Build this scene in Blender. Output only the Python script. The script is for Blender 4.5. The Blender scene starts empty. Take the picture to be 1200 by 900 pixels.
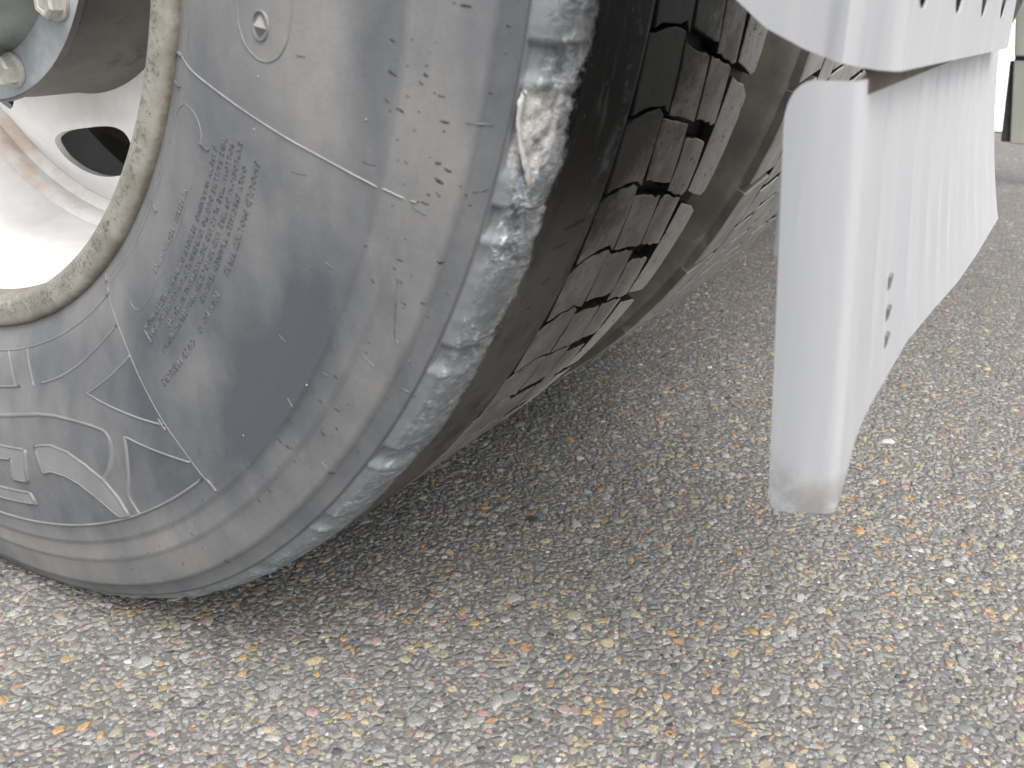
import bpy, bmesh, math, random
import numpy as np
from mathutils import Vector, Matrix, noise
R_ = math.radians
random.seed(7); rng = np.random.default_rng(7)
S = bpy.context.scene
COL = S.collection

# ------------------------------------------------------------------ camera
# x runs along the axle (towards the truck), y forward, z up; the wheel centre is at (0,0,ZC)
ZC = 0.511
cam_d = bpy.data.cameras.new("camera"); cam = bpy.data.objects.new("camera", cam_d); COL.objects.link(cam)
S.camera = cam
YAW, PITCH = 1.0137, 0.4064
f = Vector((math.sin(YAW)*math.cos(PITCH), math.cos(YAW)*math.cos(PITCH), -math.sin(PITCH)))
r = Vector((math.cos(YAW), -math.sin(YAW), 0)); u = r.cross(f)
cam.matrix_world = Matrix(((r.x, u.x, -f.x, -0.4498), (r.y, u.y, -f.y, -0.68642), (r.z, u.z, -f.z, 0.43863), (0, 0, 0, 1)))
cam_d.sensor_width = 36; cam_d.lens = 32.8
cam_d.clip_start = 0.02; cam_d.clip_end = 1500
cam_d.dof.use_dof = True; cam_d.dof.focus_distance = 0.68; cam_d.dof.aperture_fstop = 15

# ------------------------------------------------------------------ light: overcast day
SUN_EL, SUN_AZ = R_(57), R_(220)          # azimuth clockwise from +y; from behind and left of the camera
W = bpy.data.worlds.new("World"); S.world = W; W.use_nodes = True
nt = W.node_tree; nt.nodes.clear()
sky = nt.nodes.new('ShaderNodeTexSky'); sky.sky_type = 'NISHITA'; sky.sun_disc = False
sky.sun_elevation = SUN_EL; sky.sun_rotation = SUN_AZ; sky.air_density = 1.6; sky.dust_density = 5.0
hs = nt.nodes.new('ShaderNodeHueSaturation'); hs.inputs['Saturation'].default_value = 0.40
bg = nt.nodes.new('ShaderNodeBackground'); bg.inputs['Strength'].default_value = 0.15
wo = nt.nodes.new('ShaderNodeOutputWorld')
nt.links.new(sky.outputs[0], hs.inputs['Color']); nt.links.new(hs.outputs[0], bg.inputs[0]); nt.links.new(bg.outputs[0], wo.inputs[0])
sun_d = bpy.data.lights.new("sun", 'SUN'); sun_d.energy = .65; sun_d.angle = R_(40); sun_d.color = (1, .97, .92)
sun = bpy.data.objects.new("sun", sun_d); COL.objects.link(sun)
sd = Vector((math.sin(SUN_AZ)*math.cos(SUN_EL), math.cos(SUN_AZ)*math.cos(SUN_EL), math.sin(SUN_EL)))
sun.rotation_euler = sd.to_track_quat('Z', 'Y').to_euler()
S.view_settings.view_transform = 'Standard'; S.view_settings.look = 'None'
S.view_settings.exposure = 1.30; S.view_settings.gamma = 1; S.view_settings.use_curve_mapping = False

# ------------------------------------------------------------------ material helpers
class NG:
    """small wrapper that builds a node graph for one material"""
    def __init__(s, name, rough=.6, spec=.5, metal=0.):
        s.m = bpy.data.materials.new(name); s.m.use_nodes = True; s.t = s.m.node_tree
        s.b = s.t.nodes['Principled BSDF']; s.o = s.t.nodes['Material Output']
        s.b.inputs['Roughness'].default_value = rough; s.b.inputs['Metallic'].default_value = metal
        s.b.inputs['Specular IOR Level'].default_value = spec
    def n(s, t, **k):
        x = s.t.nodes.new(t)
        for a, v in k.items(): setattr(x, a, v)
        return x
    def lk(s, a, b): s.t.links.new(a, b)
    def put(s, inp, v):
        if hasattr(v, 'is_output'): s.lk(v, inp)
        elif isinstance(v, (tuple, list)) and len(v) == 3 and inp.type == 'RGBA': inp.default_value = (*v, 1)
        else: inp.default_value = v
    def math(s, op, a, b=0., c=None, clamp=False):
        x = s.n('ShaderNodeMath', operation=op); x.use_clamp = clamp
        s.put(x.inputs[0], a); s.put(x.inputs[1], b)
        if c is not None: s.put(x.inputs[2], c)
        return x.outputs[0]
    def mix(s, fac, a, b, mode='MIX'):
        x = s.n('ShaderNodeMix', data_type='RGBA', blend_type=mode)
        s.put(x.inputs[0], fac); s.put(x.inputs[6], a); s.put(x.inputs[7], b)
        return x.outputs[2]
    def coord(s, scale=(1, 1, 1)):
        tc = s.n('ShaderNodeTexCoord'); mp = s.n('ShaderNodeMapping'); mp.inputs['Scale'].default_value = scale
        s.lk(tc.outputs['Object'], mp.inputs[0]); return mp.outputs[0]
    def noise(s, scale, detail=4, rough=.6, vec=None, dist=0.):
        x = s.n('ShaderNodeTexNoise'); x.inputs['Scale'].default_value = scale; x.inputs['Detail'].default_value = detail
        x.inputs['Roughness'].default_value = rough; x.inputs['Distortion'].default_value = dist
        s.lk(vec if vec is not None else s.coord(), x.inputs['Vector']); return x.outputs[0]
    def ramp(s, fac, stops, interp='LINEAR'):
        x = s.n('ShaderNodeValToRGB'); x.color_ramp.interpolation = interp
        e = x.color_ramp.elements
        while len(e) > 1: e.remove(e[-1])
        for i, (p, c) in enumerate(stops):
            q = e[0] if i == 0 else e.new(p)
            q.position = p; q.color = (*c, 1) if len(c) == 3 else c
        s.lk(fac, x.inputs[0]); return x.outputs[0]
    def step(s, fac, a, b):
        x = s.n('ShaderNodeMapRange'); x.interpolation_type = 'SMOOTHSTEP'
        s.lk(fac, x.inputs[0]); x.inputs[1].default_value = a; x.inputs[2].default_value = b
        return x.outputs[0]
    def attr(s, name):
        return s.n('ShaderNodeAttribute', attribute_name=name).outputs['Fac']
    def bump(s, h, strength=.4, dist=.001):
        x = s.n('ShaderNodeBump'); x.inputs['Strength'].default_value = strength; x.inputs['Distance'].default_value = dist
        s.lk(h, x.inputs['Height']); s.lk(x.outputs[0], s.b.inputs['Normal'])
    def col(s, c): s.put(s.b.inputs['Base Color'], c); return s
    def rough(s, v): s.put(s.b.inputs['Roughness'], v)

STONES = [(0, (0.116, 0.118, 0.111)), (.10, (0.178, 0.177, 0.170)), (.24, (0.226, 0.227, 0.215)), (.38, (0.150, 0.160, 0.149)), (.52, (0.280, 0.273, 0.261)),
          (.62, (0.205, 0.180, 0.155)), (.70, (0.137, 0.141, 0.147)), (.78, (0.239, 0.229, 0.164)), (.865, (0.321, 0.267, 0.173)), (.918, (0.330, 0.195, 0.086)), (.942, (0.301, 0.207, 0.097)),
          (.962, (0.260, 0.180, 0.160)), (.980, (0.430, 0.414, 0.420)), (.987, (0.048, 0.047, 0.051)), (.997, (0.342, 0.113, 0.069))]

def mat_asphalt():
    g = NG('asphalt', .75, .35)
    vec = g.coord()
    wob = g.noise(90, 2, .5, vec)
    v = g.n('ShaderNodeTexVoronoi'); v.inputs['Scale'].default_value = 135; v.inputs['Randomness'].default_value = 1
    mpx = g.mix(.03, vec, wob, 'LINEAR_LIGHT'); g.lk(vec, v.inputs['Vector'])
    sep = g.n('ShaderNodeSeparateColor'); g.lk(v.outputs['Color'], sep.inputs[0])
    stone = g.ramp(sep.outputs[0], STONES, 'CONSTANT')
    ve = g.n('ShaderNodeTexVoronoi', feature='DISTANCE_TO_EDGE'); ve.inputs['Scale'].default_value = 135; g.lk(vec, ve.inputs['Vector'])
    grain = g.noise(900, 3, .7, vec)
    edge = g.step(ve.outputs['Distance'], .03, .16)
    matrix = g.mix(grain, (.072, .068, .068), (.155, .147, .148))
    c = g.mix(edge, matrix, stone)
    c = g.mix(g.math('MULTIPLY', grain, .5), c, (.155, .149, .145))
    big = g.noise(3.2, 4, .6, vec)
    c = g.mix(g.step(big, .35, .7), c, g.mix(.18, c, (.09, .085, .08)))
    g.col(c)
    g.bump(g.math('ADD', g.step(ve.outputs['Distance'], .0, .3), g.math('MULTIPLY', grain, .5)), .7, .0022)
    return g.m
def mat_pebble():
    g = NG('road_stone', .55, .5)
    geo = g.n('ShaderNodeNewGeometry')
    c = g.ramp(geo.outputs['Random Per Island'], STONES, 'CONSTANT')
    gr = g.noise(1100, 3, .7)
    dust = g.noise(240, 3, .7)
    c = g.mix(g.math('ADD', .06, g.math('MULTIPLY', g.step(dust, .46, .74), .5)), c, (.150, .143, .146))
    c = g.mix(.8, c, g.mix(g.step(gr, .3, .7), (.18, .18, .18), (.85, .85, .84)), 'SOFT_LIGHT')
    g.col(c); g.bump(gr, .35, .0006)
    return g.m
def mat_sidewall():
    g = NG('worn_rubber', .58, .4)
    vec = g.coord()
    scuff, tread, tone, scrub_shade = g.attr('scuff'), g.attr('tread'), g.attr('tone'), g.attr('scrub_shade')
    n1 = g.noise(9, 5, .62, vec); n2 = g.noise(34, 4, .65, g.coord((1, 1, .35))); n3 = g.noise(420, 3, .7, vec)
    k = g.math('ADD', g.math('MULTIPLY', n1, .75), g.math('MULTIPLY', n2, .3))
    k = g.math('ADD', k, g.math('MULTIPLY', tone, .30))
    side = g.ramp(k, [(.34, (.062, .068, .078)), (.50, (.106, .110, .117)), (.63, (.150, .150, .151)), (.82, (.205, .203, .200))])
    side = g.mix(.18, side, g.mix(n3, (.2, .2, .2), (.8, .8, .8)), 'OVERLAY')
    # kerb-scuffed shoulder: smooth buttress, then combed white scuffing, then a chalky band up to the tread edge
    ax = g.attr('across')
    w1 = g.noise(70, 5, .7, vec); w2 = g.noise(18, 3, .6, vec)
    a = g.math('ADD', ax, g.math('MULTIPLY', g.math('SUBTRACT', w1, .5), .42))
    a = g.math('ADD', a, g.math('MULTIPLY', g.math('SUBTRACT', g.noise(260, 4, .75, vec), .5), .22))
    a = g.math('ADD', a, g.math('MULTIPLY', g.math('SUBTRACT', w2, .5), .30))
    s2 = g.noise(330, 5, .75, g.coord((.35, 1, .75)), .5); s3 = g.noise(120, 4, .65, vec)
    fade = g.attr('fade'); smooth = g.mix(s3, (.100, .110, .122), (.180, .190, .200))
    comb = g.ramp(s2, [(.36, (.060, .072, .084)), (.47, (.15, .17, .19)), (.56, (.25, .27, .29)), (.64, (.60, .61, .62))])
    chalk = g.mix(g.step(s2, .3, .7), (.095, .102, .110), (.27, .275, .28))
    c1 = g.mix(g.math('MULTIPLY', g.math('MULTIPLY', g.step(a, .20, .36), g.step(w2, .34, .50)), g.math('SUBTRACT', 1, g.math('MULTIPLY', fade, .55))), smooth, comb)
    c1 = g.mix(g.math('MULTIPLY', g.step(g.math('SUBTRACT', a, g.math('MULTIPLY', fade, .10)), .58, .74), .85), c1, chalk)
    torn = g.mix(g.step(s2, .32, .66), (.16, .17, .18), (.50, .495, .485))
    c1 = g.mix(g.step(g.math('ADD', scuff, g.math('MULTIPLY', g.math('SUBTRACT', w1, .5), .8)), .35, .6), c1, torn)
    smask = g.math('MULTIPLY', g.step(ax, .015, .05), g.math('SUBTRACT', 1, g.step(a, .84, .93)))
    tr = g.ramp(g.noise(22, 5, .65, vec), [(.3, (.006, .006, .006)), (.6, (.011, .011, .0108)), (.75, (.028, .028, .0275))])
    fleck = g.step(g.noise(260, 2, .5, vec), .70, .75)
    tr = g.mix(g.math('MULTIPLY', fleck, .35), tr, (.22, .21, .20))
    dusty = g.math('MULTIPLY', g.math('SUBTRACT', 1, scrub_shade), g.step(n2, .15, .55))
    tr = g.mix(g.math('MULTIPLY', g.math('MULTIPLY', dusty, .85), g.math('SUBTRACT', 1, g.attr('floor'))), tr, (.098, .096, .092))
    # greyish rubbed traces on the outer rib
    rub = g.math('MULTIPLY', g.step(g.noise(26, 4, .6, g.coord((1.6, .5, .5)), .6), .60, .72), .35)
    tr = g.mix(rub, tr, (.12, .12, .122))
    # bluish rubbed traces where the rib meets the first groove
    spx = g.n('ShaderNodeSeparateXYZ'); g.lk(vec, spx.inputs[0])
    edge = g.math('SUBTRACT', 1, g.step(g.math('ABSOLUTE', g.math('ADD', spx.outputs[0], .040)), .002, .012))
    tr = g.mix(g.math('MULTIPLY', g.math('MULTIPLY', edge, g.step(g.noise(48, 5, .75, vec, .8), .50, .66)), .7), tr, (.105, .112, .125))
    cuts = g.math('MULTIPLY', g.step(g.noise(90, 3, .6, g.coord((.35, 1.6, 1.6)), .5), .64, .70), .5)
    tr = g.mix(cuts, tr, (.004, .004, .004))
    c = g.mix(tread, side, tr)
    c = g.mix(smask, c, c1)
    g.col(c)
    g.put(g.b.inputs['Specular IOR Level'], g.math('SUBTRACT', .4, g.math('MULTIPLY', tread, .36), clamp=True))
    ro = g.math('ADD', .5, g.math('MULTIPLY', n2, .16))
    ro = g.math('SUBTRACT', ro, g.math('MULTIPLY', g.math('MULTIPLY', tread, scrub_shade), .12))
    g.rough(ro)
    h = g.math('ADD', g.math('MULTIPLY', n3, .25), g.math('MULTIPLY', g.math('MULTIPLY', s2, g.step(a, .22, .4)), g.math('MULTIPLY', smask, g.math('SUBTRACT', 1.7, g.math('MULTIPLY', fade, 1.2)))))
    g.bump(h, .6, .0010)
    return g.m
def mat_simple(name, c1, c2, scale=20, rough=.6, spec=.5, metal=0., bump=0., fine=300, lo=.35, hi=.65, stretch=(1, 1, 1), c3=None, s3=60, t3=(.6, .7)):
    g = NG(name, rough, spec, metal)
    vec = g.coord(stretch)
    n1 = g.noise(scale, 5, .65, vec); n2 = g.noise(fine, 3, .7, vec)
    c = g.mix(g.step(n1, lo, hi), c1, c2)
    if c3: c = g.mix(g.step(g.noise(s3, 4, .7, vec), *t3), c, c3)
    g.col(c)
    if bump: g.bump(n2, bump, .0006)
    g.rough(g.math('ADD', rough-.06, g.math('MULTIPLY', n1, .14)))
    return g.m
def mat_tread():
    g = NG('tread_rubber', .58, .2)
    vec = g.coord(); sp = g.n('ShaderNodeSeparateXYZ'); g.lk(vec, sp.inputs[0])
    th = g.math('ARCTAN2', g.math('MULTIPLY', sp.outputs[2], -1), g.math('MULTIPLY', sp.outputs[1], -1))
    n1 = g.noise(38, 5, .7, vec); n2 = g.noise(700, 3, .7, vec); n3 = g.noise(150, 4, .7, vec)
    # scrubbed black by the shoulder, guard shade painted in above, dust inward and below
    d = g.math('ADD', g.math('MULTIPLY', th, 3.6), g.math('MULTIPLY', sp.outputs[0], 10.5))
    d = g.math('ADD', d, g.math('MULTIPLY', g.math('SUBTRACT', n1, .5), 1.3))
    d = g.math('ADD', d, g.math('MULTIPLY', g.math('SUBTRACT', n3, .5), .5))
    black = g.mix(n3, (.010, .010, .010), (.030, .030, .0295))
    dusty = g.mix(g.step(n1, .35, .65), (.120, .117, .112), (.190, .185, .177))
    pale = g.mix(g.step(n3, .3, .7), (.30, .293, .282), (.40, .39, .375))  # dust tone lightened to paint in missing bounce light
    c = g.mix(g.step(d, .95, 1.75), black, dusty)
    c = g.mix(g.step(g.math('ADD', sp.outputs[0], g.math('MULTIPLY', g.math('SUBTRACT', n1, .5), .03)), .070, .125), c, g.mix(g.step(d, 1.5, 2.0), dusty, pale))
    pit = g.step(g.noise(170, 2, .6, vec), .66, .71)
    c = g.mix(pit, c, (.035, .034, .033))
    g.col(c); g.bump(g.math('ADD', n2, n3), .5, .0006)
    return g.m
M = {
 'tread': mat_tread(),
 'asphalt': mat_asphalt(), 'stone': mat_pebble(), 'rubber': mat_sidewall(),
 'mould': mat_simple('moulded_rubber', (.122, .125, .130), (.165, .165, .164), 30, .55, bump=.2),
 'stroke': mat_simple('emblem_rubber', (.155, .157, .162), (.185, .184, .182), 24, .55, bump=.2),
 'thread': mat_simple('pale_rubber_flash', (.165, .166, .170), (.235, .235, .235), 60, .5, bump=.2),
 'letter': mat_simple('letter_rubber', (.055, .058, .064), (.12, .12, .122), 160, .55),
 'torn': mat_simple('torn_rubber', (.26, .26, .265), (.46, .45, .44), 120, .65, bump=.8, fine=500, lo=.3, hi=.6, c3=(.38, .32, .29), s3=45, t3=(.58, .75)),
 'tar': mat_simple('dried_tar', (.028, .027, .027), (.06, .058, .055), 200, .6),
 'rubber_dark': mat_simple('dark_tread_rubber', (.02, .02, .02), (.05, .049, .047), 40, .7, bump=.3),
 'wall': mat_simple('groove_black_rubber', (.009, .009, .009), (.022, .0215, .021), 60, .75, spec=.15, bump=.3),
 'block_inner': mat_simple('dusty_tread_rubber', (.19, .186, .178), (.27, .264, .252), 45, .7, bump=.5, fine=700),
 'inner_side': mat_simple('muddy_rubber', (.085, .083, .076), (.17, .160, .135), 12, .7, bump=.4, c3=(.20, .185, .13), s3=25),
 'silver': mat_simple('silver_wheel_paint', (.62, .62, .62), (.74, .74, .73), 14, .42, spec=.5, bump=.12, c3=(.46, .42, .38), s3=9, t3=(.6, .85)),
 'rustring': mat_simple('rust_stained_paint', (.66, .64, .62), (.50, .40, .33), 12, .5, lo=.4, hi=.62, c3=(.36, .23, .16), s3=40, t3=(.58, .78)),
 'drum': mat_simple('oily_hub_paint', (.045, .041, .038), (.105, .092, .080), 12, .5, spec=.5, bump=.4, c3=(.035, .032, .03), s3=30, t3=(.55, .75)),
 'hubgrey': mat_simple('blue_grey_hub_paint', (.22, .245, .265), (.32, .345, .36), 30, .45, bump=.3, c3=(.16, .15, .12), s3=60, t3=(.62, .75)),
 'cap': mat_simple('dull_hub_cap', (.12, .135, .13), (.20, .22, .21), 22, .38, bump=.3, c3=(.07, .075, .07), s3=50, t3=(.58, .75)),
 'bolt': mat_simple('zinc_bolt', (.33, .33, .30), (.46, .455, .42), 90, .38, metal=.3, bump=.3, c3=(.22, .20, .15), s3=130, t3=(.6, .72)),
 'brake': mat_simple('brake_drum_rust', (.045, .036, .03), (.085, .065, .052), 20, .8, bump=.5),
}
def mat_plate():
    g = NG('grey_guard_plastic', .42, .5)
    v1 = g.coord((1, 1, .05)); vec = g.coord()
    streak = g.noise(70, 4, .7, v1); blot = g.noise(8, 4, .6, vec); fine = g.noise(500, 2, .6, v1)
    c = g.mix(g.step(streak, .4, .7), (.300, .307, .325), (.335, .338, .345))
    c = g.mix(g.math('MULTIPLY', g.step(blot, .5, .75), .35), c, (.30, .305, .315))
    dark = g.math('MULTIPLY', g.step(g.noise(140, 2, .5, g.coord((1, 1, .12))), .70, .76), .35)
    c = g.mix(dark, c, (.25, .25, .27))
    # brown road grime lying on the lower corner of the flap
    sp = g.n('ShaderNodeSeparateXYZ'); g.lk(vec, sp.inputs[0])
    low = g.math('MULTIPLY', g.math('SUBTRACT', 1, g.step(sp.outputs[2], .244, .270)), g.step(g.noise(45, 5, .7, vec), .38, .62))
    c = g.mix(g.math('MULTIPLY', low, .75), c, (.15, .142, .13))
    g.col(c); g.rough(g.math('ADD', .42, g.math('MULTIPLY', blot, .2)))
    g.bump(g.math('ADD', streak, g.math('MULTIPLY', fine, .3)), .12, .001)
    return g.m
def mat_lip():
    g = NG('rusty_lip_paint', .6, .4)
    vec = g.coord(); sp = g.n('ShaderNodeSeparateXYZ'); g.lk(vec, sp.inputs[0])
    R = g.math('SQRT', g.math('ADD', g.math('POWER', sp.outputs[1], 2), g.math('POWER', sp.outputs[2], 2)))
    n1 = g.noise(55, 5, .65, vec); n2 = g.noise(400, 4, .7, vec); n3 = g.noise(240, 3, .65, vec)
    c = g.mix(g.step(n1, .35, .65), (.165, .160, .138), (.245, .238, .210))
    mid = g.math('SUBTRACT', 1, g.step(g.math('ABSOLUTE', g.math('SUBTRACT', R, .2868)), .002, .0095))
    pit = g.step(g.math('ADD', n2, g.math('MULTIPLY', mid, .10)), .625, .70)
    c = g.mix(g.math('MULTIPLY', pit, .8), c, (.080, .066, .050))
    # rust creeping in from the worn outer and inner edges
    e = g.math('ADD', g.step(R, .2955, .2982), g.math('SUBTRACT', 1, g.step(R, .2795, .2825)))
    c = g.mix(g.math('MULTIPLY', g.math('MULTIPLY', e, g.step(n3, .40, .66)), .6), c, (.15, .095, .062))
    g.col(c); g.bump(n2, .3, .0006)
    return g.m
M['lip'] = mat_lip()
M['plate'] = mat_plate()
M['plate_far'] = mat_simple('far_guard_plastic', (.30, .31, .28), (.40, .41, .38), 12, .5, stretch=(1, 1, .2))
M['slot'] = mat_simple('dark_slot_mark', (.09, .09, .095), (.14, .14, .145), 200, .7)
M['edge'] = mat_simple('dark_edge_shade', (.03, .03, .03), (.06, .06, .06), 40, .7)
M['concrete'] = mat_simple('pale_concrete', (.58, .57, .55), (.70, .69, .67), 3, .8, bump=.3, fine=200, c3=(.5, .48, .45), s3=1.2, t3=(.55, .8))

# ------------------------------------------------------------------ object helpers
def link(name, me, mat, parent=None):
    o = bpy.data.objects.new(name, me); COL.objects.link(o)
    if mat and not me.materials:
        for q in (mat if isinstance(mat, tuple) else (mat,)): me.materials.append(q)
    if parent: o.parent = parent
    return o
def mesh(name, verts, faces, smooth=True):
    me = bpy.data.meshes.new(name); me.from_pydata([tuple(map(float, v)) for v in verts], [], [tuple(q) for q in faces])
    if smooth: me.polygons.foreach_set('use_smooth', [True]*len(me.polygons))
    me.update(); return me
def thing(name, label, cat, loc=(0, 0, 0), group=None):
    o = bpy.data.objects.new(name, None); COL.objects.link(o); o.location = loc; o.empty_display_size = .1
    o['label'] = label; o['category'] = cat
    if group: o['group'] = group
    return o
def sharp(me, deg=35):
    bm = bmesh.new(); bm.from_mesh(me)
    bmesh.ops.recalc_face_normals(bm, faces=bm.faces)
    for e in bm.edges:
        if len(e.link_faces) == 2 and e.calc_face_angle(0) > R_(deg): e.smooth = False
    bm.to_mesh(me); bm.free(); return me
def pchip(x, y, xq):
    x = np.asarray(x, float); y = np.asarray(y, float); h = np.diff(x); d = np.diff(y)/h
    m = np.zeros_like(y); m[0] = d[0]; m[-1] = d[-1]
    for i in range(1, len(x)-1):
        if d[i-1]*d[i] > 0:
            w1, w2 = 2*h[i]+h[i-1], h[i]+2*h[i-1]; m[i] = (w1+w2)/(w1/d[i-1]+w2/d[i])
    i = np.clip(np.searchsorted(x, xq)-1, 0, len(x)-2); t = (xq-x[i])/h[i]
    return (y[i]*(1+2*t)*(1-t)**2 + m[i]*h[i]*t*(1-t)**2 + y[i+1]*t*t*(3-2*t) + m[i+1]*h[i]*t*t*(t-1))
def sstep(a, b, x):
    t = np.clip((np.asarray(x, float)-a)/(b-a), 0, 1); return t*t*(3-2*t)

# ------------------------------------------------------------------ tyre geometry, in wheel coordinates: x axial, R, theta (0 = rear, 90 = bottom)
PR = [.2985, .305, .32, .345, .375, .405, .435, .46, .48, .4965]
PX = [-.116, -.119, -.1255, -.1315, -.1365, -.139, -.139, -.1355, -.129, -.1205]
RINGS = [(.4528, .0014), (.4653, .0012), (.4857, .0019), (.4965, .0016)]
def side_x(R):
    R = np.asarray(R, float); x = pchip(PR, PX, np.clip(R, .2985, .4965))
    prev = .4402
    for rr, a in RINGS:          # terraces: each ring leans out and ends in a crisp little step
        t = np.clip((R-prev)/(rr-prev), 0, 1)
        x = x - a*np.where((R > prev) & (R <= rr), t**2, 0)
        prev = rr
    return x
def deform(x, R, th):
    """load: the sidewall bulges above the contact patch, the tread lies flat on the road"""
    b = sstep(38, 64, np.degrees(th))*(1-sstep(116, 142, np.degrees(th)))
    w = sstep(.445, .490, R)
    side = np.where(np.asarray(x) < .02, -1, 1)
    x = x + side*.0035*b*w*np.clip(np.abs(x-.018)/.12, 0, 1)
    R = R + .0045*b*w
    y = -R*np.cos(th); z = -R*np.sin(th)
    z = np.maximum(z, -ZC+.0004)
    return x, y, z
def side_pt(R, thd, h=0.):
    R = np.asarray(R, float); th = np.radians(np.asarray(thd, float))
    e = 1e-3; sl = (side_x(R+e)-side_x(R-e))/(2*e); nrm = np.sqrt(1+sl*sl)
    x = side_x(R) - h/nrm; Rn = R + h*sl/nrm
    return np.stack(deform(x, Rn, th), -1)

POCKETS = [3.1, 11.7, 19.65, 28.3, 36.95, 45.15, 53.6, 62.2, 70.8, 79.4, 88, 96.6, 105.2]
def theta_samples():
    fine = np.arange(-4, 112, .22); coarse = np.arange(112, 356, 3.)
    return np.radians(np.concatenate([fine, coarse]))
def tyre_mesh(name, detail=True):
    Rs = np.arange(.2985, .4965, .00165 if detail else .008); Rs = np.append(Rs, .4965)
    xs = side_x(Rs)
    sec = [np.full(len(Rs), 0.)]
    # shoulder
    sx = np.array([-.1205, -.1195, -.1165, -.1120, -.1060, -.0990, -.0910, -.083]); sR = np.array([.4958, .4982, .5020, .5046, .5063, .5074, .5079, .508])
    q = np.linspace(0, len(sx)-1, 46 if detail else 10)
    shx = np.interp(q, range(len(sx)), sx); shR = np.interp(q, range(len(sx)), sR)
    # outer rib, groove floor, inner shoulder and far sidewall
    rx = np.linspace(-.0815, -.0315, 18); rR = np.full(18, .508)
    px = np.concatenate([xs, shx, rx, [-.031, -.0295, .02, .07, .12, .150, .155, .1575]])
    pR = np.concatenate([Rs, shR, rR, [.5074, .5008, .5008, .5008, .5008, .4995, .497, .493]])
    fR = np.linspace(.49, .2985, 18)
    px = np.concatenate([px, .036 - side_x(fR)]); pR = np.concatenate([pR, fR])
    nS = len(Rs); nH = len(shx); nR = len(rx)
    th = theta_samples() if detail else np.radians(np.arange(-180, 180, 2.))
    n, m = len(th), len(px)
    X = np.tile(px, (n, 1)); RR = np.tile(pR, (n, 1)); T = np.tile(th[:, None], (1, m))
    sc = np.zeros((n, m)); tr = np.zeros((n, m)); tone = np.zeros((n, m)); fade = np.tile((sstep(19, 33, np.degrees(th)))[:, None], (1, m)); flo = np.zeros((n, m)); flo[:, nS+nH+nR:] = 1; across = np.zeros((n, m)); across[:, nS:nS+nH] = np.linspace(0, 1, nH)[None]; across[:, nS+nH:] = 2; scrub_shade = np.zeros((n, m))
    tr[:, nS+nH-4:] = 1; tr[:, nS:nS+nH] = sstep(-.112, -.09, shx)[None]
    ramp_t = 1-np.abs(np.linspace(0, 1, nH)-.62)/.62
    scrub_shade[:, nS:] = (1-sstep(15.5, 25, np.degrees(th)))[:, None]  # scrubbed black upper rib, with the mudguard's shade painted in
    if detail:
        d = np.degrees(th)
        # geometric relief of the shoulder
        for i in range(n):
            di = d[i]
            if di > 112: continue
            for j in range(nS, nS+nH-2):
                a = (j-nS)/nH
                p = Vector((px[j]*1.0, di*R_(1)*.5, 0))
                v = noise.fractal(p*120, 1.0, 2.0, 4)*.0007 + noise.fractal(Vector((px[j]*60, di*.44, 5)), 1, 2, 3)*.0008
                dep = -v*min(1, a*4)*(1 if a < .9 else .4)*(1-.55*float(sstep(19, 33, di)))
                for ip, pk in enumerate(POCKETS):
                    t = (di-pk)
                    if abs(t) < 2.2:
                        # asymmetric dish: sharp lip above, rounded bright lip below
                        vv = (.55, 1., .9, .75, 1., .6)[ip % 6]; up = sstep(-.95, -.75, t); dn = 1-sstep(.35, .95, t)
                        rim = math.exp(-((t-1.05)/.16)**2)*.0014
                        rad = sstep(.02, .10, a)*(1-sstep(.42+.2*vv, .60+.24*vv, a))
                        dep += vv*(.0040*up*dn*rad - rim*rad)
                # the chunk torn out of the shoulder
                c0 = 14.7
                w = (1-sstep(1.5, 2.6, abs(di-c0)))*sstep(.02, .13, a)*(1-sstep(.62, .86, a))
                dep += .0042*w*(.9+.35*noise.noise(Vector((px[j]*160, di*1.2, 9))))+.0005*w*noise.noise(Vector((px[j]*300, di*4, 2)))
                ang = a*math.pi*.5
                X[i, j] += dep*math.cos(ang); RR[i, j] -= dep*math.sin(ang)
                if w > .3: sc[i, j] = max(sc[i, j], .75*w)
        # tone of the sidewall: the terraces are alternately dusty and bluish
        rb = pR[:nS]
        band = .26*sstep(.4515, .4535, rb) - .40*sstep(.4848, .4862, rb) + .16*(1-sstep(.31, .35, rb))
        tone[:, :nS] = band[None]
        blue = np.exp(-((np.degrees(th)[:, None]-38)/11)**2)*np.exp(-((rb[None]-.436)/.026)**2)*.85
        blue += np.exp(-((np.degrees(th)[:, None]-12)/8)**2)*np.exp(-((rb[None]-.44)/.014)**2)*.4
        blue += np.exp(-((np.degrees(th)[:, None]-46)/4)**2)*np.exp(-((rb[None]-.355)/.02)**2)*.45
        pale = np.exp(-((np.degrees(th)[:, None]-14)/7)**2)*np.exp(-((rb[None]-.405)/.022)**2)*.45
        pale += np.exp(-((np.degrees(th)[:, None]-43)/5)**2)*np.exp(-((rb[None]-.395)/.015)**2)*.35
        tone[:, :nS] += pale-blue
        # the darker matt fields of the emblem
        TT, RRR = np.meshgrid(np.degrees(th), rb, indexing='ij')
        def inside(poly):
            c = np.zeros(TT.shape, bool)
            for (t0, r0), (t1, r1) in zip(poly, poly[1:]+poly[:1]):
                if abs(r1-r0) < 1e-9: continue
                c ^= ((r0 > RRR) != (r1 > RRR)) & (TT < (t1-t0)*(RRR-r0)/(r1-r0)+t0)
            return c
        dark = inside(D['tri']) | inside([(50.65, .4273), (57.49, .3904), (58.3, .4012), (60, .4161), (61, .438), (50.3, .439)]) | inside(D['outline']+[(62.6, .4375), (90, .4385), (90, .3597)])
        tone[:, :nS] -= .26*dark
    x, y, z = deform(X, RR, T)
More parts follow.
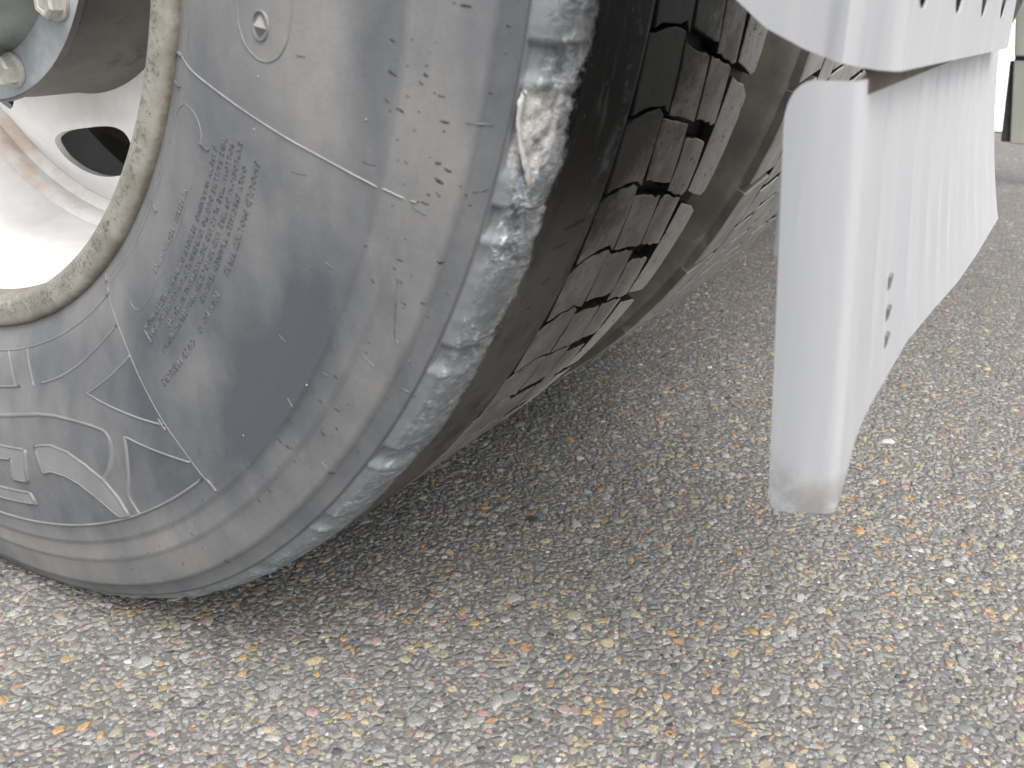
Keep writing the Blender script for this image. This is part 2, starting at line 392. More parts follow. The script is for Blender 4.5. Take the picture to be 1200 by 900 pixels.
    V = np.stack([x, y, z], -1).reshape(-1, 3)
    i, j = np.meshgrid(np.arange(n), np.arange(m-1), indexing='ij')
    i2 = (i+1) % n
    F = np.stack([i*m+j, i2*m+j, i2*m+j+1, i*m+j+1], -1).reshape(-1, 4)
    me = bpy.data.meshes.new(name); me.from_pydata(V.tolist(), [], F.tolist())
    me.polygons.foreach_set('use_smooth', [True]*len(me.polygons))
    for nm, arr in (('fade', fade), ('floor', flo), ('across', across), ('scuff', sc), ('tread', tr), ('tone', tone), ('scrub_shade', scrub_shade)):
        a = me.attributes.new(nm, 'FLOAT', 'POINT'); a.data.foreach_set('value', arr.reshape(-1).astype(np.float32))
    me.update(); return me

def ridge(paths, width, height, closed=False):
    """raised moulding lines that follow the sidewall; paths of (theta, R)"""
    V, F = [], []
    for pts in paths:
        P = []
        pts = list(pts)+([pts[0]] if closed else [])
        for (t0, r0), (t1, r1) in zip(pts[:-1], pts[1:]):
            L = math.hypot((t1-t0)*R_(1)*.4, r1-r0); k = max(1, int(L/.003))
            P += [(t0+(t1-t0)*q/k, r0+(r1-r0)*q/k) for q in range(k)]
        P.append(pts[-1]); P = np.array(P)
        # smooth the corners a little, keep the ends
        if len(P) > 6 and not closed:
            Q = P.copy(); Q[1:-1] = .25*P[:-2]+.5*P[1:-1]+.25*P[2:]; P = Q
        c = np.stack([np.radians(P[:, 0])*P[:, 1], P[:, 1]], 1); t = np.gradient(c, axis=0); t /= np.linalg.norm(t, axis=1)[:, None]+1e-9
        nrm = np.stack([-t[:, 1], t[:, 0]], 1)
        base = len(V)
        for off, h in ((-.5, -.0004), (-.22, height), (.22, height), (.5, -.0004)):
            q = c + nrm*off*width
            V += side_pt(q[:, 1], np.degrees(q[:, 0]/q[:, 1]), h).tolist()
        k = len(P)
        for a in range(3):
            for b in range(k-1): F.append((base+a*k+b, base+a*k+b+1, base+(a+1)*k+b+1, base+(a+1)*k+b))
        for e in (0, k-1): F.append((base+e, base+k+e, base+2*k+e, base+3*k+e))
    return mesh('ridge', V, F)
def plate(poly, height, inset=.0007):
    """a raised flat figure on the sidewall with sloping edges, traced as (theta, R)"""
    P = []
    for (t0, r0), (t1, r1) in zip(poly, poly[1:]+poly[:1]):
        L = math.hypot((t1-t0)*R_(1)*.4, r1-r0); k = max(1, int(L/.004)); P += [(t0+(t1-t0)*q/k, r0+(r1-r0)*q/k) for q in range(k)]
    c = np.array([(R_(t)*.40, rr) for t, rr in P]); nx, pv = np.roll(c, -1, 0), np.roll(c, 1, 0)
    t = nx-pv; t /= np.linalg.norm(t, axis=1)[:, None]+1e-9; nn = np.stack([-t[:, 1], t[:, 0]], 1)
    area = .5*np.sum(c[:, 0]*nx[:, 1]-nx[:, 0]*c[:, 1])
    if area < 0: nn = -nn
    V = []
    for off, h in ((0, -.0004), (inset, height)):
        q = c+nn*off; V += side_pt(q[:, 1], np.degrees(q[:, 0]/.40), h).tolist()
    k = len(c)
    F = [(a, (a+1) % k, k+(a+1) % k, k+a) for a in range(k)]
    bm = bmesh.new(); vs = [bm.verts.new(v) for v in V]
    for q in F: bm.faces.new([vs[w] for w in q])
    top = bm.faces.new(vs[k:]); bmesh.ops.triangulate(bm, faces=[top])
    me = bpy.data.meshes.new('plate'); bmesh.ops.recalc_face_normals(bm, faces=bm.faces); bm.to_mesh(me); bm.free(); return me
def join_meshes(ms):
    V, F = [], []
    for m_ in ms:
        b = len(V); V += [v.co[:] for v in m_.vertices]; F += [tuple(b+i for i in p.vertices) for p in m_.polygons]
    return mesh('joined', V, F, False)

# ------------------------------------------------------------------ tread blocks
PITCH_T = 4.64
def lat(k, x):
    off = np.interp(x, [-.03, -.006, .012, .02, .042, .064, .104], [.1, -.18, -.1, .42, .95, 1.55, 2.6])
    return 15.15+PITCH_T*(k-1)+off
def block_mesh(poly, top=.5078, base=.5005, ch=.0007):
    c = np.array(poly, float)                           # (x, theta)
    q = np.stack([c[:, 0], np.radians(c[:, 1])*.508], 1); nx, pv = np.roll(q, -1, 0), np.roll(q, 1, 0)
    t1 = q-pv; t1 /= np.linalg.norm(t1, axis=1)[:, None]+1e-9; t2 = nx-q; t2 /= np.linalg.norm(t2, axis=1)[:, None]+1e-9
    area = .5*np.sum(q[:, 0]*nx[:, 1]-nx[:, 0]*q[:, 1]); sg = 1 if area > 0 else -1
    nn = np.stack([-(t1+t2)[:, 1], (t1+t2)[:, 0]], 1)*sg; nn /= np.linalg.norm(nn, axis=1)[:, None]+1e-9
    k = len(q); V = []
    for off, R in ((0, base), (0, top-ch*.7), (ch, top)):
        p = q+nn*off; th = p[:, 1]/.508
        rr = R - np.where(p[:, 0] > .125, (p[:, 0]-.125)**2*2.2, 0)
        V += np.stack(deform(p[:, 0], rr, th), -1).tolist()
    F = [(a+l*k, (a+1) % k+l*k, (a+1) % k+(l+1)*k, a+(l+1)*k) for l in range(2) for a in range(k)]
    cen = (q+nn*ch).mean(0)
    V.append([float(w) for w in np.stack(deform(np.array(cen[0]), np.array(top), np.array(cen[1]/.508)), -1)])
    F += [(2*k+a, 2*k+(a+1) % k, 3*k) for a in range(k)]
    me = mesh('tread_block', V, F, False)
    bm = bmesh.new(); bm.from_mesh(me); bmesh.ops.recalc_face_normals(bm, faces=bm.faces); bm.to_mesh(me); bm.free()
    # the walls of the grooves stay black, only the running face is dusted
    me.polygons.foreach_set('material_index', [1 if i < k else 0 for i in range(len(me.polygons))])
    return me
def tread_polys(k0, k1, rnd):
    out = []
    J = lambda s=.0009: rnd.uniform(-s, s)
    JJ = lambda x, k: .30*noise.noise(Vector((x*190, k*7.3, 1.7)))      # jagged cuts shared by the two blocks they part
    for k in range(k0, k1):
        even = k % 2 == 0
        def quad(xl, xr, slant, gt, gb, lt, lb, extra=True):
            # gt/gb: half gaps in degrees at the upper and lower end; lt/lb: lateral curves
            s0, s1 = slant
            P = []; WW = (0, .16, .34, .5, .68, .84, 1)
            for w in WW:
                x = xl+s0+(xr-xl+s0*0)*w; P.append((x+J(.0006), lt(x)+gt+JJ(x, k)+J(.05)+(.25 if w in (0,) and rnd.random() < .5 else 0)))
            hm = .5*(lt(xr)+lb(xr)); P.append((xr+.5*(s0+s1)+J(), hm+J(.5)))
            for w in WW[::-1]:
                x = xl+s1+(xr-xl)*w; P.append((x+J(.0006), lb(x)-gb+JJ(x, k+1)+J(.05)-(.25 if w in (1,) and rnd.random() < .5 else 0)))
            hm = .5*(lt(xl)+lb(xl)); P.append((xl+.5*(s0+s1)+J(), hm+J(.5)))
            return P
        L0 = lambda x: lat(k, x); L1 = lambda x: lat(k+1, x)
        out.append(quad(-.0283, .0161, (-.001, .004), .14, .14, L0, L1))
        gw = .50 if even else .13; gn = .13 if even else .50
        out.append(quad(.0194, .0610, (-.003, .005), gw, gn, L0, L1))
        gw, gn = (.13, .62) if even else (.62, .13)
        D0 = lambda x: lat(k, x)+.25; D1 = lambda x: lat(k+1, x)+.25
        out.append(quad(.0655, .1012, (-.003, .0035), gw, gn, D0, D1))
        if even:
            E0 = lambda x: 13.25+PITCH_T*k+(x-.103)*36+.1; E1 = lambda x: E0(x)+2*PITCH_T
            P = [(.1075+J(), E0(.1075)+.55), (.120, E0(.12)+.5+J(.1)), (.134, E0(.134)+.45+J(.1)), (.1500+J(), E0(.15)+.75), (.1525, E0(.152)+2.2), (.1530+J(), E0(.153)+4.6), (.1530+J(), E0(.153)+7),
                 (.1515, E1(.15)-.9), (.144+J(), E1(.144)-.55), (.125, E1(.125)-.5+J(.1)), (.1085+J(), E1(.1085)-.45), (.1080+J(.0006), E0(.1075)+6), (.1075+J(.0006), E0(.1075)+3)]
            out.append(P)
    return out

D = {
'outline': [(84, .3597), (79.99, .3592), (76.32, .3582), (71.82, .3585), (68.45, .3617), (65.35, .3675), (62.47, .3745), (60.2, .382), (59.9, .3862), (60.34, .3936), (61.19, .401), (62.31, .4064), (63.77, .4105)],
'strokeA': [(73.89, .3804), (72.15, .3799), (70.54, .3808), (68.04, .3866), (65.77, .3969), (63.84, .4098), (62.9, .424), (62.6, .4375), (63.6, .4375), (64.11, .4361), (66.08, .421), (67.89, .4096), (69.82, .4023), (72.07, .3985), (73.76, .3995)],
'strokeB': [(84, .3812), (81.08, .3813), (76.1, .3826), (77.34, .4067), (80.01, .4064), (79.16, .3906), (81.69, .3914), (84, .3914)],
'strokeC': [(86, .416), (83.26, .4155), (77.62, .4155), (77.25, .424), (83.79, .4245), (86, .4245)],
'ring': [(90+.0, .439)]+[(t, .4392) for t in range(89, 50, -1)]+[(50.3, .439)],
'tri': [(50.95, .354), (60.93, .3561), (50.94, .4005)],
'lower': [(50.65, .4273), (57.49, .3904), (57.6, .3938), (58.3, .4012), (60.0, .4161), (61.4, .4251), (61.0, .438)],
'box': [(29.14, .3085), (25.7, .3100), (24.33, .3138), (23.7, .3177), (23.6, .3294), (24.5, .337), (25.5, .3385), (30.25, .3388), (37.22, .3394), (44.53, .3412), (46.0, .3405), (47.0, .337), (47.2, .330)],
'boss': [(8, .3540), (10, .3540), (12.99, .3540), (14.52, .3556), (15.76, .3619), (16.26, .3718), (16.1, .3794), (15.43, .3861), (14.14, .3908), (12.55, .3919), (8, .3921)],
}

# ------------------------------------------------------------------ build: ground
def sheet(name, x0, x1, y0, y1, z, mat, kind='structure', label=None):
    me = mesh(name, [(x0, y0, z), (x1, y0, z), (x1, y1, z), (x0, y1, z)], [(0, 1, 2, 3)], False)
    o = link(name, me, mat); o['kind'] = kind
    if label: o['label'] = label
    return o
road = sheet('road', -300, 300, -300, 300, 0, M['asphalt'], label='coarse grey asphalt with brown and orange stones under the truck')
def slab(name, x0, x1, y0, y1, z0, z1, mat):
    V = [(x, y, z) for z in (z0, z1) for y in (y0, y1) for x in (x0, x1)]
    F = [(0, 2, 3, 1), (4, 5, 7, 6), (0, 1, 5, 4), (2, 6, 7, 3), (0, 4, 6, 2), (1, 3, 7, 5)]
    return link(name, mesh(name, V, F, False), mat)
apron = sheet('pavement', 2.95, 120, -120, 120, .004, M['concrete']); apron['label'] = 'pale sunlit concrete pavement beyond the asphalt'

def stones():
    # ground seen by the camera out to where single stones can no longer be told apart
    C = np.array(cam.matrix_world.translation); fr, fu, ff = np.array(r), np.array(u), np.array(f)
    sp = .0053
    gx = np.arange(-.45, 1.35, sp); gy = np.arange(-1.05, .6, sp*.87)
    X, Y = np.meshgrid(gx, gy); X[1::2] += sp/2
    X = X.ravel()+rng.uniform(-.45, .45, X.size)*sp; Y = Y.ravel()+rng.uniform(-.45, .45, Y.size)*sp
    d = np.stack([X, Y, 0*X], 1)-C; zz = d@ff; px = 600+1093.2*(d@fr)/zz; py = 450-1093.2*(d@fu)/zz
    dist = np.linalg.norm(d, axis=1)
    ok = (zz > .1) & (px > -130) & (px < 1330) & (py > 150) & (py < 1010) & (dist < 1.55)
    # thin out with distance so that the far edge melts into the surface
    ok &= rng.random(X.size) > np.clip((dist-1.0)/.55, 0, 1)*.95
    ok &= ~((X > -.105) & (X < .145) & (np.abs(Y) < .05))
    X, Y = X[ok], Y[ok]; n = len(X)
    size = np.where(rng.random(n) < .45, rng.uniform(.0012, .0024, n), np.clip(rng.lognormal(math.log(.0026), .35, n), .002, .0072))
    el = rng.uniform(.62, 1., n); rot = rng.uniform(0, 2*np.pi, n)
    h = size*rng.uniform(.10, .26, n)
    k = 6
    ang = (np.arange(k)[None]+rng.uniform(-.42, .42, (n, k)))/k*2*np.pi
    rad = rng.uniform(.62, 1.2, (n, k))
    lx, ly = np.cos(ang)*rad*size[:, None], np.sin(ang)*rad*size[:, None]*el[:, None]
    cx, sx = np.cos(rot)[:, None], np.sin(rot)[:, None]
    wx, wy = lx*cx-ly*sx, lx*sx+ly*cx
    tx, ty = rng.uniform(-.22, .22, n), rng.uniform(-.22, .22, n)
    def ring(s, zf):
        z = zf*h[:, None]+(wx*s*tx[:, None]+wy*s*ty[:, None])*zf
        return np.stack([X[:, None]+wx*s, Y[:, None]+wy*s, z], -1)
    b = ring(1., 0.)-np.array([0, 0, .0006]); m1 = ring(.97, .5); t = ring(.66, .95)
    cpt = np.stack([X, Y, h*1.05], -1)[:, None]
    V = np.concatenate([b, m1, t, cpt], 1).reshape(-1, 3)
    a = np.arange(k); a2 = (a+1) % k
    q1 = np.stack([a, a2, k+a2, k+a], 1); q2 = np.stack([k+a, k+a2, 2*k+a2, 2*k+a], 1); t3 = np.stack([2*k+a, 2*k+a2, np.full(k, 3*k)], 1)
    off = (np.arange(n)*(3*k+1))[:, None, None]
    Q = np.concatenate([(off+q1).reshape(-1, 4), (off+q2).reshape(-1, 4)]); T = (off+t3).reshape(-1, 3)
    me = bpy.data.meshes.new('stones'); me.vertices.add(len(V)); me.vertices.foreach_set('co', V.astype(np.float32).ravel())
    loops = np.concatenate([Q.ravel(), T.ravel()]); me.loops.add(len(loops)); me.loops.foreach_set('vertex_index', loops.astype(np.int32))
    npoly = len(Q)+len(T); me.polygons.add(npoly)
    st = np.concatenate([np.arange(len(Q))*4, len(Q)*4+np.arange(len(T))*3]); me.polygons.foreach_set('loop_start', st.astype(np.int32))
    me.polygons.foreach_set('use_smooth', np.ones(npoly, bool))
    me.update(calc_edges=True); me.validate()
    o = link('road_stones', me, M['stone']); o['kind'] = 'stuff'; o['label'] = 'small grey, tan and orange stones set in the asphalt'
stones()

# ------------------------------------------------------------------ build: outer wheel
wheel = thing('truck_wheel', 'worn truck wheel with kerb-scuffed tyre shoulder and rusty rim lip', 'wheel', (0, 0, ZC), 'dual wheels of the truck axle')
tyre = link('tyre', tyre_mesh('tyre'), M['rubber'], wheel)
def arc(t0, t1, R): return [(t0+(t1-t0)*i/24, R) for i in range(25)]
RIDGES = [(D['ring'], .0016, .0009), (D['outline'], .0028, .0008), (D['lower'], .0018, .0007), (D['tri'][1:]+[], .002, .0007), ([D['tri'][0], D['tri'][1]], .0014, .0005),
          ([(51.0, .3005), (50.9, .33), (51, .375), (50.8, .40), (50.4, .43), (50.1, .445)], .0009, .0003), (arc(96, 51.2, .3142), .0014, .0006),
          ([(69.72, .339), (65.62, .3389), (61.02, .3373), (55.28, .3347), (51.25, .3335)], .0016, .0006), ([(90, .3387), (79.1, .3386), (74.5, .3384)], .0016, .0008),
          (D['box'], .0009, -.0001), (D['boss'], .0011, .0004), (arc(4, 50.6, .3055), .0010, .0003), (arc(4, 50.6, .3095), .0010, .0003),
          ([(72, .3142), (71.5, .339)], .0022, .0004), ([(76.5, .3142), (75.5, .339)], .0022, .0004)]
for pts, w, h in RIDGES: link('moulded_line', ridge([pts], w*(1.35 if h > .00045 else 1), max(h, .0003)), M['mould'], tyre)
for a in POCKETS and [20.0]:
    link('mould_flash', ridge([[(20.25, .301), (20.45, .32), (20.3, .356), (20.1, .40), (19.95, .431), (19.85, .4688)]], .0008, .0006), M['thread'], tyre)
for kx in ('strokeA', 'strokeB', 'strokeC'):
    o = link('raised_emblem', plate(D[kx], .0010), M['stroke'], tyre)
    link('moulded_line', ridge([D[kx]], .0022, .0014, True), M['mould'], tyre)
# wear boss: a shallow round dimple ring with a small pyramid nub
ringp = [(13.95+math.cos(a)*.95, .3723+math.sin(a)*.0052) for a in np.linspace(0, 2*math.pi, 20)[:-1]]
link('moulded_line', ridge([ringp], .0012, .0010, True), M['mould'], tyre)
pb = [side_pt(.3723+dr, 13.95+dt, -.0002) for dr, dt in ((-.0042, -.1), (-.0005, -.75), (.0042, .1), (.0005, .75))]+[side_pt(.3723, 13.95, .0042)]
link('nub', mesh('nub', pb, [(0, 1, 4), (1, 2, 4), (2, 3, 4), (3, 0, 4)], False), M['mould'], tyre)
# vent spews and radial ticks
def domes(items):
    V, F = [], []
    for t, R, lt, lr, h, rot in items:
        b = len(V); k = 8
        for s, hh in ((1., -.0002), (.6, h*.75)):
            for q in range(k):
                a = q/k*2*math.pi; e = .55+.7*random.random()
                ux, uy = math.cos(a)*lt*e*s, math.sin(a)*lr*e*s
                c, sn = math.cos(rot), math.sin(rot); ux, uy = ux*c-uy*sn, ux*sn+uy*c
                V.append(side_pt(R+uy, t+math.degrees(ux/R), hh).tolist())
        V.append(side_pt(R, t, h).tolist())
        F += [(b+q, b+(q+1) % k, b+k+(q+1) % k, b+k+q) for q in range(k)]+[(b+k+q, b+k+(q+1) % k, b+2*k) for q in range(k)]
    return mesh('domes', V, F)
for t, R in [(17.34, .3737), (21.05, .3758), (16.6, .4388), (43.19, .4384), (34.92, .4518)]:
    link('vent_spew', domes([(t, R, .0008, .0007, .0005, 0)]), M['thread'], tyre)
for t, R in [(20.45, .3022), (23.17, .3057), (36.31, .3130), (50.83, .3105), (25.55, .3419), (46.73, .3561), (51.2, .3995), (50.0, .4455)]:
    link('vent_spew', ridge([[(t, R-.0045), (t-.15, R+.004)]], .0010, .0012), M['letter'], tyre)
SPK = [(11.81, .4543), (11.64, .4655), (12.83, .4626), (13.29, .4623), (13.73, .4609), (14.59, .4558), (14.03, .4667), (14.09, .4697), (15.44, .4544), (15.26, .4732), (15.72, .4734), (16.14, .4614), (16.96, .4548), (18.02, .4567), (17.94, .4607), (17.39, .4738), (18.25, .476), (18.09, .485), (19.17, .4729), (18.97, .4768), (19.68, .4724), (18.98, .4895), (9.75, .4757), (9.76, .4741), (10.3, .49), (11.47, .4904), (15.16, .4472), (13.68, .4479), (13.12, .4538), (12.09, .4461), (18.55, .487), (17.56, .4784), (13.36, .4874), (23.38, .4691), (24.0, .4677), (22.48, .4854), (25.39, .4605), (24.64, .4722), (25.16, .4845), (25.75, .477), (29.29, .4689), (30.06, .4701), (32.9, .4627), (35.3, .4616), (34.22, .4738), (35.14, .4702), (37.58, .4708), (36.54, .4753), (40.57, .4614), (40.7, .4600), (40.4, .4632), (38.68, .4549), (40.78, .4552), (44.66, .461), (41.39, .4684), (40.92, .4691), (45.44, .4684), (47.06, .4688), (40.2, .4865), (37.35, .489), (42.73, .4636), (46.81, .4481), (55.17, .4858), (59.82, .4764), (54.94, .4575), (61.0, .462), (52.0, .4495), (49.46, .4464), (56.11, .4624), (32.86, .462), (35.4, .4602)]
big = {(18.25, .476), (40.57, .4614), (55.17, .4858), (35.14, .4702), (37.58, .4708), (17.39, .4738)}
items = []
for t, R in SPK:
    s = 1.25 if (t, R) in big else random.uniform(.45, .95)
    items.append((t, R, .0009*s*random.uniform(.7, 1.2), .0022*s*random.uniform(.6, 1.7), .0003, random.uniform(-.35, .35)-R_(t)*.6))
for q in range(60):
    t, R = random.uniform(6, 75), min(.492, random.gauss(.466, .014))
    s = random.uniform(.25, .6); items.append((t, R, .0009*s, .0022*s, .0002, random.uniform(-.6, .6)-R_(t)*.6))
o = link('tar_spatter', domes(items), M['tar'], tyre); o['kind'] = 'stuff'
# fine scratches
scr = []
for q in range(16):
    t, R = random.uniform(8, 48), random.uniform(.39, .492); dt, dr = random.uniform(-.3, .3), random.uniform(.003, .009)
    scr.append([(t, R), (t+dt*.5, R+dr*.5), (t+dt, R+dr)])
scr += [[(24.3, .4700), (26, .4735), (28.2, .4790), (28.3, .4815)], [(15.0, .4815), (14.8, .491)], [(18.3, .489), (17.9, .495)]]
o = link('scratch', ridge(scr, .0006, .0003), M['letter'], tyre); o['kind'] = 'stuff'
# small moulded safety text in curved rows
def text_row(txt, R, t0, size):
    cu = bpy.data.curves.new('row', 'FONT'); cu.body = txt; cu.size = size; cu.resolution_u = 1; cu.space_character = 1.12
    ob = bpy.data.objects.new('row', cu); COL.objects.link(ob)
    bpy.context.view_layer.update()
    me0 = ob.evaluated_get(bpy.context.evaluated_depsgraph_get()).to_mesh()
    V = np.array([v.co[:] for v in me0.vertices]); F = [tuple(p.vertices) for p in me0.polygons]
    ob.to_mesh_clear(); bpy.data.objects.remove(ob); bpy.data.curves.remove(cu)
    th = t0+np.degrees(V[:, 0]/R); rr = R+V[:, 1]
    P = side_pt(rr, th, .00045); P0 = side_pt(rr, th, -.0003)
    n = len(P); edges = {}
    for q in F:
        for a, b in zip(q, q[1:]+q[:1]): edges[(a, b)] = 1
    side = [(a, b, b+n, a+n) for (a, b) in edges if (b, a) not in edges]
    return mesh('row', np.concatenate([P, P0]), F+side, False)
ROWS = [('SAFETY WARNING  SERIOUS INJURY MAY RESULT FROM', .3485, 24.6), ('TIRE FAILURE DUE TO UNDERINFLATION OR OVERLOADING', .3545, 23.2), ('FOLLOW TIRE PLACARD INSTRUCTIONS IN VEHICLE', .3605, 23.2),
        ('EXPLOSION OF TIRE AND RIM DUE TO IMPROPER MOUNTING', .3665, 22.6), ('ONLY SPECIALLY TRAINED PERSONS', .3725, 24.0), ('SHOULD MOUNT TIRES', .3800, 23.0), ('MAX LOAD   COLD PRESSURE', .3800, 35.2)]
for txt, R, t0 in ROWS: link('safety_text', text_row(txt, R, t0, .0048 if R < .378 else .0058), M['letter'], tyre)
link('safety_text', text_row('TUBELESS   REGROOVABLE', .3335, 30.5, .0046), M['mould'], tyre)
# torn strip of rubber hanging in the gouge
def torn():
    P = [(13.0, -.1190, .4995), (13.6, -.1195, .4992), (14.3, -.1192, .4995), (15.1, -.1170, .5005), (15.9, -.1140, .5022), (16.7, -.1105, .5042), (17.5, -.1075, .5052)]
    wd = [.0022, .0034, .0032, .0030, .0032, .0038, .0026]
    V, F = [], []; k = 7
    tt = np.linspace(0, len(P)-1, 26)
    for i, q in enumerate(tt):
        a, x, R = [np.interp(q, range(len(P)), [p[w] for p in P]) for w in range(3)]; w = np.interp(q, range(len(P)), wd)*(.8+.4*random.random())
        for s in range(k):
            b = s/k*2*math.pi
            xx, rr = x+math.cos(b)*w*.7-.0006, R+math.sin(b)*w*.35; t = a+math.degrees(math.sin(b)*w*.6/R)
            V.append([float(v) for v in deform(np.array(xx), np.array(rr), np.array(R_(t)))])
    for i in range(len(tt)-1):
        for s in range(k): F.append((i*k+s, i*k+(s+1) % k, (i+1)*k+(s+1) % k, (i+1)*k+s))
    F += [tuple(range(k)), tuple((len(tt)-1)*k+s for s in range(k))]
    return mesh('torn', V, F)
link('torn_rubber_strip', torn(), M['torn'], tyre)['label'] = 'whitish strip of rubber torn loose at the gouged shoulder'
rnd = random.Random(3)
for P in tread_polys(-2, 15, rnd): link('tread_block', block_mesh(P), (M['tread'], M['wall']), tyre)
rest = join_meshes([block_mesh(P) for P in tread_polys(15, 76, rnd)])
o = link('tread', rest, (M['tread'], M['wall']), tyre); o['kind'] = 'stuff'

def revolve(name, prof, mat, parent, n=96, t0=0., t1=360., close=False, smooth=False):
    full = abs(t1-t0) >= 360; k = n if full else n+1; V = []
    for i in range(k):
        t = R_(t0+(t1-t0)*i/n)
        V += [(x, -R*math.cos(t), -R*math.sin(t)) for R, x in prof]
    m = len(prof); F = []
    for i in range(n):
        for j in range(m-1 if not close else m): a, b = i*m, ((i+1) % k)*m; F.append((a+j, b+j, b+(j+1) % m, a+(j+1) % m))
    return link(name, sharp(mesh(name, V, F), 170 if smooth else 35), mat, parent)
def disc_mesh(Ri, xi, Ro, xo, nh, rh, at, off, deep=.005, skew=0.):
    """dished wheel disc with real oval hand holes; rh radial half size, at tangential half angle"""
    V, F = [], []; sec = 360/nh; K = 48; L = 5
    Rc = .5*(Ri+Ro)-.002
    prof = [(0, 0), (.25, .0), (.48, .05), (.73, .42), (.93, .86), (1, 1)]
    xr = lambda R: float(np.interp((R-Ri)/(Ro-Ri), [p[0] for p in prof], [xi+(xo-xi)*p[1] for p in prof]))
    for s in range(nh):
        c = off+s*sec; base = len(V)
        for l in range(L+1):
            w = l/L
            for q in range(K):
                a = q/K*2*math.pi; ct, sr = math.cos(a), math.sin(a)
                e = (abs(ct)**2.3+abs(sr)**2.3)**(-1/2.3); ht, hr = ct*e*at, sr*e*rh
                m_ = max(abs(ct), abs(sr)); bt, br = ct/m_*sec/2, sr/m_*(Ro-Ri)/2
                t, dR = ht+(bt-ht)*w, hr+(br-hr)*w
                Rq = (Rc+hr+skew*ht)*(1-w)+w*(.5*(Ri+Ro)+br); tt = R_(c+t)
                V.append((xr(Rq)-(.0012 if l == 1 else 0), -Rq*math.cos(tt), -Rq*math.sin(tt)))
        lip = len(V)
        for q in range(K):
            x, y, z = V[base+q]; k = 1-.006/math.hypot(y, z); V.append((x+deep, y, z))
        for l in range(L):
            for q in range(K): F.append((base+l*K+q, base+l*K+(q+1) % K, base+(l+1)*K+(q+1) % K, base+(l+1)*K+q))
        for q in range(K): F.append((base+q, base+(q+1) % K, lip+(q+1) % K, lip+q))
    me = mesh('disc', V, F)
    bm = bmesh.new(); bm.from_mesh(me); bmesh.ops.remove_doubles(bm, verts=bm.verts, dist=.0004); bm.to_mesh(me); bm.free()
    return sharp(me, 50)
def rim_lip(parent):
    return revolve('rim_lip', [(.2975, -.105), (.2987, -.1155), (.2982, -.1185), (.2965, -.1204), (.2935, -.1211), (.2885, -.1212), (.2840, -.1209), (.2812, -.1196), (.2796, -.1170), (.2780, -.109), (.2765, -.098)], M['lip'], parent, 160, smooth=True)
rim_lip(wheel)
revolve('rim_barrel', [(.2765, -.0985), (.2755, -.085), (.2715, -.05), (.2695, -.01), (.2670, .02), (.2640, .036), (.2640, .13), (.2985, .152)], M['silver'], wheel, 128)
revolve('weld_ring', [(.2650, .030), (.2600, .0335), (.2575, .040), (.2585, .047), (.2545, .0495), (.2515, .0555)], M['rustring'], wheel, 128)
link('wheel_disc', disc_mesh(.150, .018, .252, .056, 8, .0205, 15.0, 91, .006, .0005), M['silver'], wheel)
hub = revolve('hub', [(.150, -.0595), (.1515, -.056), (.1480, -.051), (.1490, -.046), (.1500, -.03), (.1502, .012), (.1520, .018), (.156, .021)], M['drum'], wheel, 96)
revolve('hub_flange', [(.118, -.0600), (.146, -.0602), (.1495, -.0590), (.1500, -.0555)], M['hubgrey'], hub, 96)
revolve('hub_cap', [(.1235, -.060), (.1215, -.066), (.1195, -.085), (.1120, -.098), (.080, -.106), (.055, -.109), (.050, -.122), (.0, -.124)], M['cap'], hub, 72)
def bolt_mesh():
    V, F = [], []
    def ringv(n, rad, x, ph=0): 
        b = len(V); V.extend([(x, rad*math.cos(2*math.pi*i/n+ph), rad*math.sin(2*math.pi*i/n+ph)) for i in range(n)]); return b
    n = 24; a = ringv(n, .0118, 0); b = ringv(n, .0116, -.0022); c = ringv(n, .0096, -.0030)
    for p, q in ((a, b), (b, c)): F.extend([(p+i, p+(i+1) % n, q+(i+1) % n, q+i) for i in range(n)])
    F.append(tuple(c+i for i in range(n)))
    h0 = ringv(6, .0100, -.0028, .3); h1 = ringv(6, .0098, -.0098, .3); h2 = ringv(6, .0082, -.0115, .3); h3 = ringv(6, .0060, -.0112, .3); h4 = ringv(6, .005, -.0104, .3)
    for p, q in ((h0, h1), (h1, h2), (h2, h3), (h3, h4)): F.extend([(p+i, p+(i+1) % 6, q+(i+1) % 6, q+i) for i in range(6)])
    F.append(tuple(h4+i for i in range(6)))
    return sharp(mesh('bolt', V, F), 30)
bm_ = bolt_mesh()
for i in range(11):
    t = R_(71.1-32.6+i*360/11); o = link('bolt', bm_, M['bolt'], hub); o.location = (-.0605, -.1343*math.cos(t), -.1343*math.sin(t)); o.rotation_euler = (random.uniform(0, 1), 0, 0)
revolve('brake_drum', [(.10, .075), (.205, .078), (.212, .085), (.212, .20), (.10, .20)], M['brake'], wheel, 64)

